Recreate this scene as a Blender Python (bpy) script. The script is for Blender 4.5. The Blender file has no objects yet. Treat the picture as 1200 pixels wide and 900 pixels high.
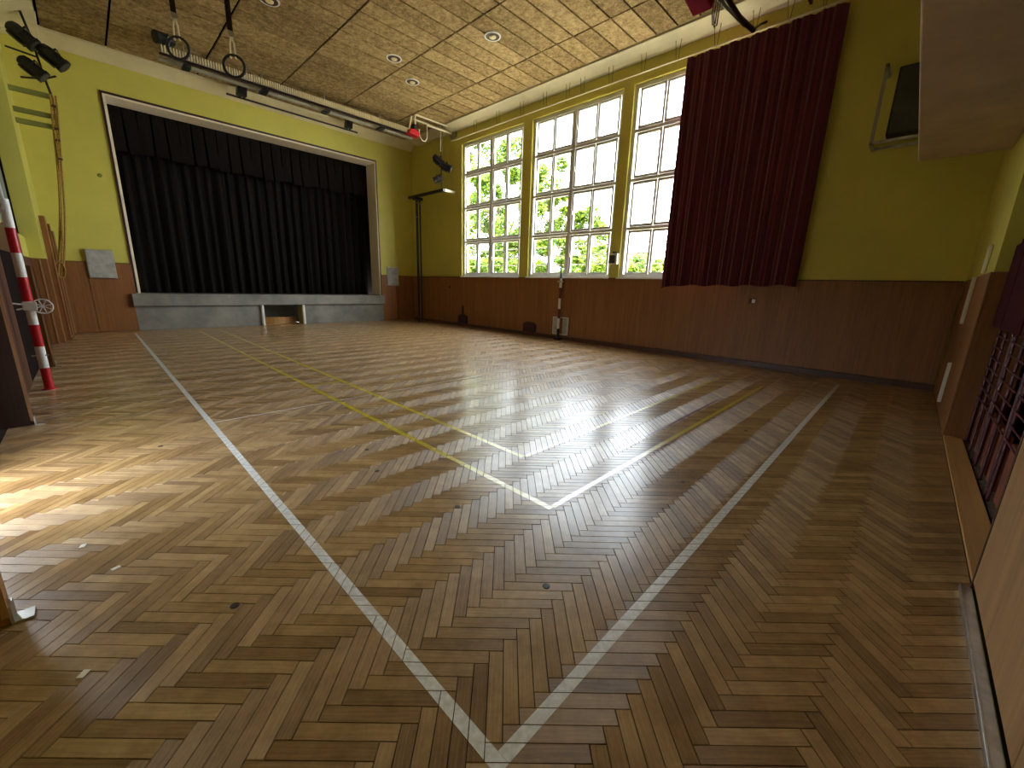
import bpy, bmesh, math, random
from mathutils import Vector, Matrix
random.seed(7)
S = bpy.context.scene
COL = S.collection
U = 1.28          # metres per layout unit (one unit = the height of the camera)
R = math.radians
PI = math.pi

# ------------------------------------------------------------------ camera
def rig(yaw, pitch, roll):
    cy, sy, cp, sp = math.cos(yaw), math.sin(yaw), math.cos(pitch), math.sin(pitch)
    f = Vector((sy*cp, cy*cp, -sp)); r = Vector((cy, -sy, 0)); u = r.cross(f)
    r2 = r*math.cos(roll) + u*math.sin(roll); u2 = -r*math.sin(roll) + u*math.cos(roll)
    return Matrix((r2, u2, -f)).transposed()
cam = bpy.data.objects.new('camera', bpy.data.cameras.new('camera'))
COL.objects.link(cam)
cam.matrix_world = Matrix.Translation((0, 0, U)) @ rig(R(46.03), R(13.60), R(1.77)).to_4x4()
cam.data.sensor_width = 36; cam.data.lens = 473.1/1200*36
cam.data.clip_start = 0.02; cam.data.clip_end = 400
S.camera = cam

# ------------------------------------------------------------------ world, sun, exposure
W = bpy.data.worlds.new('world'); S.world = W; W.use_nodes = True
bg = W.node_tree.nodes['Background']
bg.inputs[0].default_value = (0.86, 0.925, 1.0, 1); bg.inputs[1].default_value = 13.0
sun = bpy.data.objects.new('sun', bpy.data.lights.new('sun', 'SUN')); COL.objects.link(sun)
sun.data.energy = 15; sun.data.color = (1, .93, .8); sun.data.angle = R(1)
sun.rotation_euler = Vector((-0.10, -0.60, 0.75)).to_track_quat('Z', 'Y').to_euler()
def portal(name, y0, y1, z0, z1, x, facing):
    l = bpy.data.lights.new(name, 'AREA'); l.shape = 'RECTANGLE'; l.size = (z1-z0)*U; l.size_y = (y1-y0)*U
    l.cycles.is_portal = True
    o = bpy.data.objects.new(name, l); COL.objects.link(o)
    o.location = (x*U, (y0+y1)/2*U, (z0+z1)/2*U)
    o.rotation_euler = Vector((-facing, 0, 0)).to_track_quat('Z', 'Y').to_euler()
    # local X of the lamp must run vertically
    o.rotation_euler = (Matrix((Vector((0,0,1)), Vector((0,1,0)) , Vector((-facing,0,0)))).transposed()).to_euler() if facing > 0 else (Matrix((Vector((0,0,-1)), Vector((0,1,0)), Vector((1,0,0)))).transposed()).to_euler()
S.view_settings.view_transform = 'Standard'; S.view_settings.look = 'None'
S.view_settings.gamma = 1; S.view_settings.use_curve_mapping = False
S.view_settings.exposure = 0.6

# ------------------------------------------------------------------ materials
def lin(c):
    return tuple(((v/255)/12.92 if v <= 10.3 else (((v/255)+.055)/1.055)**2.4) for v in c) + (1,)
class NT:
    def __init__(s, name):
        s.m = bpy.data.materials.new(name); s.m.use_nodes = True
        s.t = s.m.node_tree; s.n = s.t.nodes; s.b = s.n['Principled BSDF']
    def node(s, kind, **kw):
        x = s.n.new(kind)
        for k, v in kw.items():
            if k[0] == '_': x.inputs[k[1:].replace('_', ' ')].default_value = v
            else: setattr(x, k, v)
        return x
    def link(s, a, b): s.t.links.new(a, b)
    def set(s, **kw):
        for k, v in kw.items(): s.b.inputs[k.replace('_', ' ')].default_value = v
    def ramp(s, fac, stops):
        r = s.node('ShaderNodeValToRGB'); e = r.color_ramp.elements
        while len(e) < len(stops): e.new(.5)
        for i, (p, c) in enumerate(stops): e[i].position = p; e[i].color = lin(c)
        s.link(fac, r.inputs[0]); return r.outputs[0]
    def math(s, op, a, b=None, c=None):
        n = s.node('ShaderNodeMath', operation=op)
        for i, v in enumerate((a, b, c)):
            if v is None: continue
            if isinstance(v, (int, float)): n.inputs[i].default_value = v
            else: s.link(v, n.inputs[i])
        return n.outputs[0]
    def mapping(s, src, scale=(1,1,1)):
        m = s.node('ShaderNodeMapping'); m.inputs['Scale'].default_value = scale
        s.link(src, m.inputs[0]); return m.outputs[0]
    def noise(s, vec, scale, detail=4, rough=.6):
        n = s.node('ShaderNodeTexNoise'); n.inputs['Scale'].default_value = scale
        n.inputs['Detail'].default_value = detail; n.inputs['Roughness'].default_value = rough
        s.link(vec, n.inputs['Vector']); return n.outputs['Fac']
    def bump(s, h, strength, dist):
        b = s.node('ShaderNodeBump'); b.inputs['Strength'].default_value = strength; b.inputs['Distance'].default_value = dist
        s.link(h, b.inputs['Height']); s.link(b.outputs[0], s.b.inputs['Normal']); return b
MATS = {}
def simple(name, c, rough=.6, metal=0, var=.08, scale=6, bump=0, spec=.5):
    """flat-coloured material with slight procedural mottling"""
    a = NT(name); a.set(Roughness=rough, Metallic=metal); a.b.inputs['Specular IOR Level'].default_value = spec
    g = a.node('ShaderNodeNewGeometry')
    f = a.noise(g.outputs['Position'], scale, 5)
    lo = tuple(max(0, v*(1-var)) for v in c); hi = tuple(min(255, v*(1+var)) for v in c)
    a.link(a.ramp(f, [(.3, lo), (.7, hi)]), a.b.inputs['Base Color'])
    if bump: a.bump(f, bump, .01)
    MATS[name] = a.m; return a.m
simple('yellow_paint', (204, 194, 88), .55, 0, .03, 1.2)
simple('cream_plaster', (226, 214, 176), .7, 0, .04, 2)
simple('beige_plaster', (206, 184, 160), .75, 0, .05, 3)
simple('white_paint', (225, 225, 222), .4, 0, .02)
simple('white_plastic', (228, 224, 214), .35, 0, .02)
simple('window_paint', (214, 212, 206), .35, 0, .02)
simple('dark_trim', (52, 18, 18), .5)
simple('black_metal', (22, 20, 24), .45, 0, .2)
simple('black_cloth', (18, 12, 9), .95, 0, .2, 9, 0, .2)
simple('steel', (190, 188, 182), .3, .9, .05)
simple('chrome_strip', (205, 203, 198), .28, .9, .08, 20)
simple('grey_stage', (126, 122, 112), .55, 0, .16, 2.2)
simple('grey_plate', (168, 166, 158), .6, 0, .12, 9)
simple('grey_board', (120, 126, 112), .5, 0, .18, 7)
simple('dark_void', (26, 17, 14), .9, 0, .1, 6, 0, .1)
simple('maroon_metal', (88, 20, 34), .4, 0, .12, 12)
simple('maroon_panel', (62, 4, 20), .9, 0, .12, 8, 0, .15)
simple('red_wood', (128, 66, 46), .5, 0, .15, 14)
simple('red_paint', (186, 22, 32), .35, 0, .06)
simple('post_white', (226, 224, 218), .35, 0, .04)
simple('green_grey_paint', (120, 124, 62), .5, 0, .08)
simple('rope', (150, 116, 52), .9, 0, .3, 60)
simple('grey_duct', (150, 144, 128), .5, 0, .1)
simple('cream_tube', (232, 222, 190), .3, 0, .03)
simple('dark_tube', (60, 46, 40), .35, .4, .1)
simple('strap_dark', (42, 26, 26), .8)
simple('concrete', (120, 108, 96), .85, 0, .12, 20, .2)
simple('bark', (92, 76, 58), .9, 0, .25, 14, .5)
simple('bounce_ground', (205, 196, 176), .9, 0, .06, 3)
simple('paper', (230, 222, 205), .8)
simple('lamp_glass', (225, 205, 160), .3)
simple('screen_grey', (58, 60, 58), .3)
simple('joint_black', (14, 9, 7), 1, 0, .1, 6, 0, 0)
simple('warm_white', (240, 226, 200), .5, 0, .02)
simple('motor_maroon', (120, 14, 40), .8, 0, .08, 6, 0, .1)
simple('plug', (40, 24, 16), .5)
simple('white_line_paint', (242, 240, 232), .30, 0, .10, 40)
simple('yellow_line_paint', (214, 190, 22), .30, 0, .10, 40)
simple('red_line_paint', (112, 48, 48), .30, 0, .10, 40)
simple('floor_joint', (40, 26, 14), .9)

for _n in ('white_line_paint', 'yellow_line_paint', 'red_line_paint'):
    _b = MATS[_n].node_tree.nodes['Principled BSDF']
    _b.inputs['Coat Weight'].default_value = 1; _b.inputs['Coat Roughness'].default_value = .22; _b.inputs['Coat IOR'].default_value = 1.6
def wood(name, dark, light, rough, gscale=(40, 40, 1.6), var=.5, bump=.15):
    a = NT(name); a.set(Roughness=rough)
    tc = a.node('ShaderNodeTexCoord'); g = a.node('ShaderNodeNewGeometry')
    v = a.mapping(g.outputs['Position'], gscale)
    f = a.noise(v, 1.0, 6, .65)
    f2 = a.noise(a.mapping(g.outputs['Position'], tuple(s*.22 for s in gscale)), 1.0, 3)
    mix = a.math('ADD', a.math('MULTIPLY', f, .6), a.math('MULTIPLY', f2, .4))
    a.link(a.ramp(mix, [(.32, dark), (.68, light)]), a.b.inputs['Base Color'])
    a.bump(f, bump, .002)
    MATS[name] = a.m; return a.m
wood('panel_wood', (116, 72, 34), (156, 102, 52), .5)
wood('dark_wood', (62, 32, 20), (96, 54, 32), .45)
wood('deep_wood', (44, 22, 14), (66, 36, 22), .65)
wood('edge_wood', (150, 104, 62), (186, 140, 92), .5)
wood('ply_wood', (150, 108, 66), (186, 144, 96), .5, (30, 30, 1.2))
wood('threshold_wood', (176, 128, 74), (204, 160, 104), .4, (1.4, 40, 40))

def parquet():
    a = NT('parquet_oak')
    uv = a.node('ShaderNodeUVMap', uv_map='UVMap').outputs[0]
    g = a.node('ShaderNodeNewGeometry'); oi = a.node('ShaderNodeObjectInfo')
    rnd = a.math('FRACT', a.math('ADD', a.math('MULTIPLY', g.outputs['Random Per Island'], 3.71), a.math('MULTIPLY', oi.outputs['Random'], 7.13)))
    off = a.node('ShaderNodeCombineXYZ'); a.link(a.math('MULTIPLY', rnd, 37.0), off.inputs[0]); a.link(a.math('MULTIPLY', rnd, 91.0), off.inputs[1])
    va = a.node('ShaderNodeVectorMath', operation='ADD'); a.link(uv, va.inputs[0]); a.link(off.outputs[0], va.inputs[1])
    uvo = va.outputs[0]
    grain = a.noise(a.mapping(uvo, (4, 95, 1)), 1, 7, .7)
    fine = a.noise(a.mapping(uvo, (12, 420, 1)), 1, 3, .6)
    blot = a.noise(a.mapping(uvo, (5, 16, 1)), 1, 4, .6)
    wv = a.node('ShaderNodeTexWave', wave_type='BANDS', bands_direction='Y')
    wv.inputs['Scale'].default_value = 14; wv.inputs['Distortion'].default_value = 9; wv.inputs['Detail'].default_value = 3
    a.link(a.mapping(uvo, (.35, 1.6, 1)), wv.inputs['Vector'])
    f = a.math('ADD', a.math('ADD', a.math('MULTIPLY', rnd, .32), a.math('MULTIPLY', grain, .40)),
               a.math('ADD', a.math('MULTIPLY', blot, .20), a.math('MULTIPLY', wv.outputs[0], .07)))
    col = a.ramp(f, [(.24, (120, 90, 56)), (.44, (160, 125, 81)), (.62, (184, 149, 101)), (.84, (208, 176, 128))])
    # scattered grime over the whole floor
    gr = a.noise(g.outputs['Position'], 9, 6, .7)
    mx = a.node('ShaderNodeMix', data_type='RGBA', blend_type='MULTIPLY'); mx.inputs[0].default_value = 1
    a.link(col, mx.inputs[6]); a.link(a.ramp(gr, [(.25, (205, 196, 186)), (.6, (255, 255, 255))]), mx.inputs[7])
    a.link(mx.outputs[2], a.b.inputs['Base Color'])
    wear = a.noise(g.outputs['Position'], 2.2, 5, .7)
    a.link(a.math('ADD', .36, a.math('MULTIPLY', wear, .18)), a.b.inputs['Roughness'])
    a.set(Anisotropic=.75); a.b.inputs['Anisotropic Rotation'].default_value = .25
    tn = a.node('ShaderNodeTangent', direction_type='UV_MAP'); tn.uv_map = 'UVMap'
    a.link(tn.outputs[0], a.b.inputs['Tangent'])
    a.b.inputs['Coat Weight'].default_value = .7; a.b.inputs['Coat Roughness'].default_value = .22; a.b.inputs['Coat IOR'].default_value = 1.42
    h = a.math('ADD', a.math('MULTIPLY', fine, .5), a.math('MULTIPLY', grain, .5))
    a.bump(h, .25, .0012)
    MATS['parquet'] = a.m
parquet()

def woodwool():
    a = NT('wood_wool_board'); a.set(Roughness=.95)
    g = a.node('ShaderNodeNewGeometry'); oi = a.node('ShaderNodeObjectInfo')
    p = g.outputs['Position']
    n1 = a.noise(a.mapping(p, (1, 1, 1)), 11, 6, .8)
    n2 = a.noise(a.mapping(p, (1, 2.0, 1)), 40, 5, .85)
    f = a.math('ADD', a.math('MULTIPLY', n1, .55), a.math('MULTIPLY', n2, .45))
    f = a.math('ADD', f, a.math('MULTIPLY', a.math('SUBTRACT', oi.outputs['Random'], .5), .06))
    a.link(a.ramp(f, [(.36, (92, 72, 42)), (.47, (140, 114, 70)), (.53, (172, 144, 96)), (.64, (208, 182, 134))]), a.b.inputs['Base Color'])
    a.bump(n2, .8, .01); MATS['wood_wool'] = a.m
woodwool()

def velvet():
    a = NT('maroon_curtain_cloth'); a.set(Roughness=.85)
    g = a.node('ShaderNodeNewGeometry')
    n = a.noise(a.mapping(g.outputs['Position'], (30, 30, .8)), 1, 4)
    a.link(a.ramp(n, [(.3, (76, 16, 36)), (.7, (108, 27, 52))]), a.b.inputs['Base Color'])
    a.b.inputs['Sheen Weight'].default_value = .25
    MATS['maroon_cloth'] = a.m
velvet()
def leaf():
    a = NT('leaf'); g = a.node('ShaderNodeNewGeometry')
    r = g.outputs['Random Per Island']
    c = a.ramp(r, [(0, (40, 74, 22)), (.5, (92, 120, 28)), (1, (150, 164, 40))])
    a.link(c, a.b.inputs['Base Color']); a.set(Roughness=.5)
    tr = a.node('ShaderNodeBsdfTranslucent'); a.link(c, tr.inputs[0])
    mx = a.node('ShaderNodeMixShader'); mx.inputs[0].default_value = .4
    a.link(a.b.outputs[0], mx.inputs[1]); a.link(tr.outputs[0], mx.inputs[2])
    a.link(mx.outputs[0], a.n['Material Output'].inputs[0]); MATS['leaf'] = a.m
leaf()
def glass():
    a = NT('window_glass')
    gl = a.node('ShaderNodeBsdfGlossy'); gl.inputs['Roughness'].default_value = .02
    t = a.node('ShaderNodeBsdfTransparent'); t.inputs[0].default_value = (.96, .98, .98, 1)
    fr = a.node('ShaderNodeFresnel'); fr.inputs[0].default_value = 1.3
    mx = a.node('ShaderNodeMixShader'); g = a.node('ShaderNodeNewGeometry')
    a.link(a.math('MULTIPLY', fr.outputs[0], a.math('SUBTRACT', 1.0, g.outputs['Backfacing'])), mx.inputs[0])
    a.link(t.outputs[0], mx.inputs[1]); a.link(gl.outputs[0], mx.inputs[2])
    a.link(mx.outputs[0], a.n['Material Output'].inputs[0]); MATS['glass'] = a.m
glass()

# ------------------------------------------------------------------ mesh helpers
ORG = {}
class MB:
    def __init__(s): s.v = []; s.f = []; s.uv = []
    def add(s, vs, fs, M=None):
        n = len(s.v)
        s.v += [tuple(M @ Vector(v)) if M else tuple(v) for v in vs]
        s.f += [tuple(i+n for i in f) for f in fs]; return s
    def box(s, x0, x1, y0, y1, z0, z1, M=None):
        return s.add([(x0,y0,z0),(x1,y0,z0),(x1,y1,z0),(x0,y1,z0),(x0,y0,z1),(x1,y0,z1),(x1,y1,z1),(x0,y1,z1)],
                     [(0,3,2,1),(4,5,6,7),(0,1,5,4),(1,2,6,5),(2,3,7,6),(3,0,4,7)], M)
    def tube(s, path, r, n=10, closed=False, cap=True, M=None):
        path = [Vector(p) for p in path]; N = len(path); rings = []
        rr = r if isinstance(r, (list, tuple)) else [r]*N
        up = None; vs = []
        for i, p in enumerate(path):
            if closed: t = path[(i+1) % N] - path[i-1]
            else: t = path[min(i+1, N-1)] - path[max(i-1, 0)]
            t.normalize()
            if up is None:
                up = Vector((0,0,1)) if abs(t.z) < .9 else Vector((1,0,0))
            a = t.cross(up); 
            if a.length < 1e-6: a = t.orthogonal()
            a.normalize(); b = a.cross(t).normalized(); up = b
            for k in range(n):
                th = 2*PI*k/n; vs.append(p + (a*math.cos(th) + b*math.sin(th))*rr[i])
        fs = []
        for i in range(N if closed else N-1):
            j = (i+1) % N
            for k in range(n):
                l = (k+1) % n; fs.append((i*n+k, j*n+k, j*n+l, i*n+l))
        if cap and not closed:
            fs.append(tuple(range(n))); fs.append(tuple(reversed([(N-1)*n+k for k in range(n)])))
        return s.add(vs, fs, M)
    def prism(s, poly, axis, a0, a1, M=None):
        """extrude a 2D polygon along an axis ('x','y','z')"""
        def P(p, a):
            return {'x': (a, p[0], p[1]), 'y': (p[0], a, p[1]), 'z': (p[0], p[1], a)}[axis]
        n = len(poly)
        return s.add([P(p, a0) for p in poly]+[P(p, a1) for p in poly],
                     [tuple(range(n)), tuple(reversed(range(n, 2*n)))]+[(i, i+n, (i+1) % n+n, (i+1) % n) for i in range(n)], M)
    def lathe(s, prof, c, n=24, M=None):
        """profile [(r,z)] about the vertical through c"""
        vs = [(c[0]+r*math.cos(2*PI*k/n), c[1]+r*math.sin(2*PI*k/n), c[2]+z) for r, z in prof for k in range(n)]
        fs = [(i*n+k, i*n+(k+1) % n, (i+1)*n+(k+1) % n, (i+1)*n+k) for i in range(len(prof)-1) for k in range(n)]
        fs += [tuple(range(n)), tuple(reversed([(len(prof)-1)*n+k for k in range(n)]))]
        return s.add(vs, fs, M)
    def build(s, name, mat, parent=None, bev=0, smooth=False, solid=0, uvs=None):
        me = bpy.data.meshes.new(name)
        if parent is None:
            xs = [sum(v[i] for v in s.v)/len(s.v) for i in (0, 1)]
            o0 = Vector((xs[0], xs[1], min(v[2] for v in s.v)))
        else: o0 = ORG[parent.name]
        me.from_pydata([(Vector(v)-o0)*U for v in s.v], [], s.f)
        if uvs:
            l = me.uv_layers.new(name='UVMap')
            for i, c in enumerate(uvs): l.data[i].uv = c
        bm = bmesh.new(); bm.from_mesh(me); bmesh.ops.recalc_face_normals(bm, faces=bm.faces); bm.to_mesh(me); bm.free()
        me.materials.append(MATS[mat])
        if smooth:
            me.polygons.foreach_set('use_smooth', [True]*len(me.polygons))
        o = bpy.data.objects.new(name, me); COL.objects.link(o)
        ORG[o.name] = o0
        if parent is None: o.location = o0*U
        else: o.parent = parent
        if bev:
            m = o.modifiers.new('bevel', 'BEVEL'); m.width = bev*U; m.segments = 2; m.limit_method = 'ANGLE'
        if solid:
            m = o.modifiers.new('solid', 'SOLIDIFY'); m.thickness = solid*U
        if smooth and not bev:
            m = o.modifiers.new('edges', 'EDGE_SPLIT'); m.split_angle = R(40)
        return o
def tag(o, label, cat, group=None):
    o['label'] = label; o['category'] = cat
    if group: o['group'] = group
    return o
def thing(name, loc, label, cat, group=None):
    o = bpy.data.objects.new(name, None); COL.objects.link(o)
    o.location = Vector(loc)*U; ORG[o.name] = Vector(loc); o.empty_display_size = .1
    return tag(o, label, cat, group)
def struct(o, label=None):
    o['kind'] = 'structure'
    if label: o['label'] = label
    return o
def box(*a): return MB().box(*a)
def ROT(c, axis, ang): return Matrix.Translation(c) @ Matrix.Rotation(ang, 4, axis)

XW, YS, YN, XL = 6.45, 10.15, -.35, -.50     # window wall, stage wall, near wall, left wall
ZC, ZW = 4.50, 1.18                          # ceiling, top of the wood panelling

# ================================================================== STRUCTURE
# floor ------------------------------------------------------------
floor = struct(box(-.62, 6.6, -1.2, YS+.2, -.12, -.006).build('floor', 'floor_joint'))
FX0, FX1, FY0, FY1 = -.50, XW, -.335, YS
PW = .0555/math.sqrt(2); PL = .3335/math.sqrt(2)
P0 = Vector((.391, .646)); e1 = Vector((1, -1))/math.sqrt(2); e2 = Vector((1, 1))/math.sqrt(2)
def clip(poly, inside, cross):
    out = []
    for i in range(len(poly)):
        a, b = poly[i-1], poly[i]; ia, ib = inside(a), inside(b)
        if ib:
            if not ia: out.append(cross(a, b))
            out.append(b)
        elif ia: out.append(cross(a, b))
    return out
def clip_rect(poly, x0, x1, y0, y1):
    for ax, lim, sg in ((0, x0, 1), (0, x1, -1), (1, y0, 1), (1, y1, -1)):
        poly = clip(poly, lambda p: (p[ax]-lim)*sg > -1e-9, lambda a, b: a + (b-a)*((lim-a[ax])/(b[ax]-a[ax])))
        if len(poly) < 3: return []
    return poly
GAP = .0011
blocks = []   # (orientation, centre, polygon)
kmax = 240
for k in range(-kmax, kmax):
    for j in range(-26, 60):
        for o in (0, 1):
            if o == 0: u0, u1, v0, v1 = k*PW-PL, k*PW, k*PW, (k+1)*PW
            else: u0, u1, v0, v1 = k*PW, (k+1)*PW, (k+1)*PW-PL, (k+1)*PW
            u0 -= j*PL; u1 -= j*PL; v0 += j*PL; v1 += j*PL
            c = P0 + e1*(u0+u1)/2 + e2*(v0+v1)/2
            if not (FX0-.2 < c.x < FX1+.2 and FY0-.2 < c.y < FY1+.2): continue
            g = GAP
            poly = [P0+e1*a+e2*b for a, b in ((u0+g, v0+g), (u1-g, v0+g), (u1-g, v1-g), (u0+g, v1-g))]
            cl = clip_rect(poly, FX0, FX1, FY0, FY1)
            if len(cl) < 3: continue
            # the stage riser and wall posts stand on top; keep the rest
            whole = all(FX0 < p.x < FX1 and FY0 < p.y < FY1 for p in poly)
            blocks.append((o, c, cl, whole))
fwd = cam.matrix_world.to_3x3() @ Vector((0, 0, -1)); rgt = cam.matrix_world.to_3x3() @ Vector((1, 0, 0)); upv = cam.matrix_world.to_3x3() @ Vector((0, 1, 0))
def size_in_view(c):
    d = Vector((c.x, c.y, -1)); z = d.dot(fwd)
    if z < .1: return 0
    x, y = d.dot(rgt)/z*473.1, d.dot(upv)/z*473.1
    if abs(x) > 596 or abs(y) > 446: return 0
    return 1/z**3
order = sorted((i for i, b in enumerate(blocks) if b[3]), key=lambda i: -size_in_view(blocks[i][1]))
single = set(i for i in order[:300] if size_in_view(blocks[i][1]) > 0)
def block_mesh(poly, ax_u, ax_v, c, mb, uvs, rz=0):
    """a low board: top face with eased edges and four sides"""
    n = len(poly); t = .0; e = .0012
    cen = sum((p for p in poly), Vector((0, 0)))/n
    vs = []
    for p in poly: vs.append((p.x, p.y, -.02))
    for p in poly: vs.append((p.x, p.y, -e+rz))
    for p in poly:
        q = p + (cen-p).normalized()*e; vs.append((q.x, q.y, rz))
    fs = [tuple(range(2*n, 3*n))]
    for r_ in (0, 1):
        for i in range(n): j = (i+1) % n; fs.append((r_*n+i, r_*n+j, (r_+1)*n+j, (r_+1)*n+i))
    mb.add(vs, fs)
    for f in fs:
        for i in f:
            d = Vector((vs[i][0], vs[i][1]))-c
            uvs.append((d.dot(ax_u)*U, d.dot(ax_v)*U))
def fix_build(mb, uvs, name, parent):
    """build keeping loop order (normals already point up)"""
    me = bpy.data.meshes.new(name); o0 = ORG[parent.name] if parent else Vector((0,0,0))
    me.from_pydata([(Vector(v)-o0)*U for v in mb.v], [], mb.f)
    l = me.uv_layers.new(name='UVMap')
    l.data.foreach_set('uv', [x for c in uvs for x in c])
    me.materials.append(MATS['parquet']); return me
mb, uvs = MB(), []
for i, (o, c, poly, w) in enumerate(blocks):
    if i in single: continue
    a, b = (e1, e2) if o == 0 else (e2, e1)
    block_mesh(poly, a, b, c, mb, uvs, random.uniform(-.0003, .0003))
me = fix_build(mb, uvs, 'parquet_blocks', floor)
po = bpy.data.objects.new('parquet_blocks', me); COL.objects.link(po); po.parent = floor; po['kind'] = 'stuff'
proto = []
for o in (0, 1):
    mb, uvs = MB(), []; a, b = (e1, e2) if o == 0 else (e2, e1)
    h, k = PL/2-GAP, PW/2-GAP
    poly = [a*x+b*y for x, y in ((-h, -k), (h, -k), (h, k), (-h, k))]
    if o: poly = list(reversed(poly))
    block_mesh(poly, a, b, Vector((0, 0)), mb, uvs); m_ = fix_build(mb, uvs, 'parquet_block', None); proto.append(m_)
for i in sorted(single):
    o, c, poly, w = blocks[i]
    ob = bpy.data.objects.new('parquet_block', proto[o]); COL.objects.link(ob); ob.parent = floor
    ob.location = (Vector((c.x, c.y, random.uniform(-.0003, .0003)))-ORG['floor'])*U
# painted court lines, laid on every block they cross so the joints stay open
def court_line(name, mat, x0, x1, y0, y1, lift=.0006):
    m = MB()
    for o, c, poly, w in blocks:
        if c.x < x0-.3 or c.x > x1+.3 or c.y < y0-.3 or c.y > y1+.3: continue
        q = clip_rect(poly, x0, x1, y0, y1)
        if len(q) < 3: continue
        n = len(q)
        m.add([(p.x, p.y, lift) for p in q], [tuple(range(n))])
    ob = m.build(name, mat, floor); return ob
court_line('white_boundary_line', 'white_line_paint', .449, .483, .44, 9.73)
court_line('white_boundary_line', 'white_line_paint', .4835, 5.98, .44, .474)
court_line('white_cross_line', 'white_line_paint', .484, 3.0, 3.378, 3.392)
court_line('white_cross_line', 'white_line_paint', .484, 3.4, 5.30, 5.314)
court_line('yellow_court_line', 'yellow_line_paint', 1.34, 1.374, 1.03, 9.45)
court_line('yellow_court_line', 'yellow_line_paint', 1.375, 5.10, 1.022, 1.05)
court_line('yellow_court_line', 'yellow_line_paint', 1.672, 1.704, 1.52, 9.65, .0008)
court_line('yellow_court_line', 'yellow_line_paint', 1.705, 5.19, 1.50, 1.526, .0008)
court_line('yellow_cross_line', 'yellow_line_paint', 1.375, 1.671, 4.03, 4.055, .0008)
court_line('red_court_line', 'red_line_paint', 2.2, 4.05, 1.166, 1.184, .0008)
court_line('red_court_line', 'red_line_paint', 3.975, 3.998, 1.19, 2.62, .0008)

# window wall -------------------------------------------------------
WIN = [(6.115, 8.05), (3.935, 5.885), (1.80, 3.755)]
WZ0, WZ1 = 1.185, 4.125; XO = XW+.24
m = MB()
m.box(XW, XO, YN-.6, YS+.6, -.12, WZ0).box(XW, XO, YN-.6, YS+.6, WZ1, ZC+.25)
edges = [YN-.6] + [v for w in sorted(WIN) for v in w] + [YS+.6]
for i in range(0, len(edges), 2): m.box(XW, XO, edges[i], edges[i+1], WZ0, WZ1)
wr = struct(m.build('wall_right', 'yellow_paint'))
# wood panels with recessed joints
jy = [-.33, .385, 1.115, 1.81, 2.50, 3.22, 3.96, 4.67, 5.40, 6.11, 6.83, 7.53, 8.22, 8.94, 9.60, 10.14]
for a, b in zip(jy, jy[1:]):
    box(XW-.025, XW-.002, a+.004, b-.004, .075, ZW).build('wood_panel', 'panel_wood', wr, bev=.003)
for y in jy[1:-1]: box(XW-.018, XW-.001, y-.006, y+.006, .075, ZW-.004).build('joint_strip', 'edge_wood', wr)
box(XW-.03, XW-.001, -.33, 10.14, ZW+.001, ZW+.014).build('panel_cap', 'dark_wood', wr)
struct(box(XW-.04, XW-.001, -.33, 10.14, .001, .072).build('baseboard_right', 'dark_wood'))
# windows
RZ = [(1.295, 1.93), (2.068, 2.678), (2.818, 3.403), (3.542, 4.035)]
FXA, FXB = XW+.055, XW+.115
for wi, (y0, y1) in enumerate(WIN):
    Lw = y1-y0
    cols = [(.065, .423), (.505, .867), (1.013, 1.375), (1.457, 1.815)]
    cols = [(y1-.055-c0*(Lw-.11)/1.88, y1-.055-c1*(Lw-.11)/1.88) for c0, c1 in cols]
    fr = MB()
    # outer frame, mullion and transoms
    fr.box(FXA-.01, FXB+.01, y0+.001, y1-.001, WZ0+.001, RZ[0][0]-.035)
    fr.box(FXA-.01, FXB+.01, y0+.001, y1-.001, RZ[-1][1]+.03, WZ1-.001)
    fr.box(FXA-.01, FXB+.01, y1-.055, y1-.001, RZ[0][0]-.035, RZ[-1][1]+.03)
    fr.box(FXA-.01, FXB+.01, y0+.001, y0+.055, RZ[0][0]-.035, RZ[-1][1]+.03)
    mid = (cols[1][1]+cols[2][0])/2
    fr.box(FXA-.01, FXB+.01, mid-.030, mid+.030, RZ[0][0]-.035, RZ[-1][1]+.03)
    win = MB(); win.v, win.f = fr.v, fr.f
    w = struct(win.build('window_%d' % (wi+1), 'window_paint', bev=.004), None)
    for (za, zb), (zc, zd) in zip(RZ, RZ[1:]):
        z = (zb+zc)/2
        for ya, yb in ((y0+.055, mid-.030), (mid+.030, y1-.055)):
            box(FXA, FXB, ya, yb, z-.022, z+.022).build('transom', 'window_paint', w)
    for (z0, z1) in RZ:
        for ci, (a, b) in enumerate(cols):
            a, b = max(a, b), min(a, b)
            # sash stiles and rails around each pane
            s = MB(); t = .040
            s.box(FXA+.008, FXB-.008, b-.034, b, z0-t, z1+t).box(FXA+.008, FXB-.008, a, a+.034, z0-t, z1+t)
            s.box(FXA+.008, FXB-.008, b, a, z0-t, z0).box(FXA+.008, FXB-.008, b, a, z1, z1+t)
            sa = s.build('sash', 'window_paint', w, bev=.003)
            box(XW+.083, XW+.087, b-.002, a+.002, z0-.002, z1+.002).build('pane', 'glass', w)
        box(FXA-.016, FXA, cols[2][1]+.37, cols[2][1]+.39, (z0+z1)/2-.05, (z0+z1)/2+.03).build('window_handle', 'white_plastic', w, bev=.003)
    for z in (1.45, 1.62, 1.79):
        MB().tube([(XO-.01, y0+.0, z), (XO-.01, y1, z)], .013, 6).build('guard_bar', 'grey_duct', w)
    box(XW-.045, FXA-.011, y0-.015, y1+.015, WZ0-.005, WZ0+.022).build('window_sill', 'white_paint', w, bev=.004)
    # narrow raised surround of the opening
    portal('window_portal', y0, y1, WZ0, WZ1, XO+.02, -1)
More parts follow.
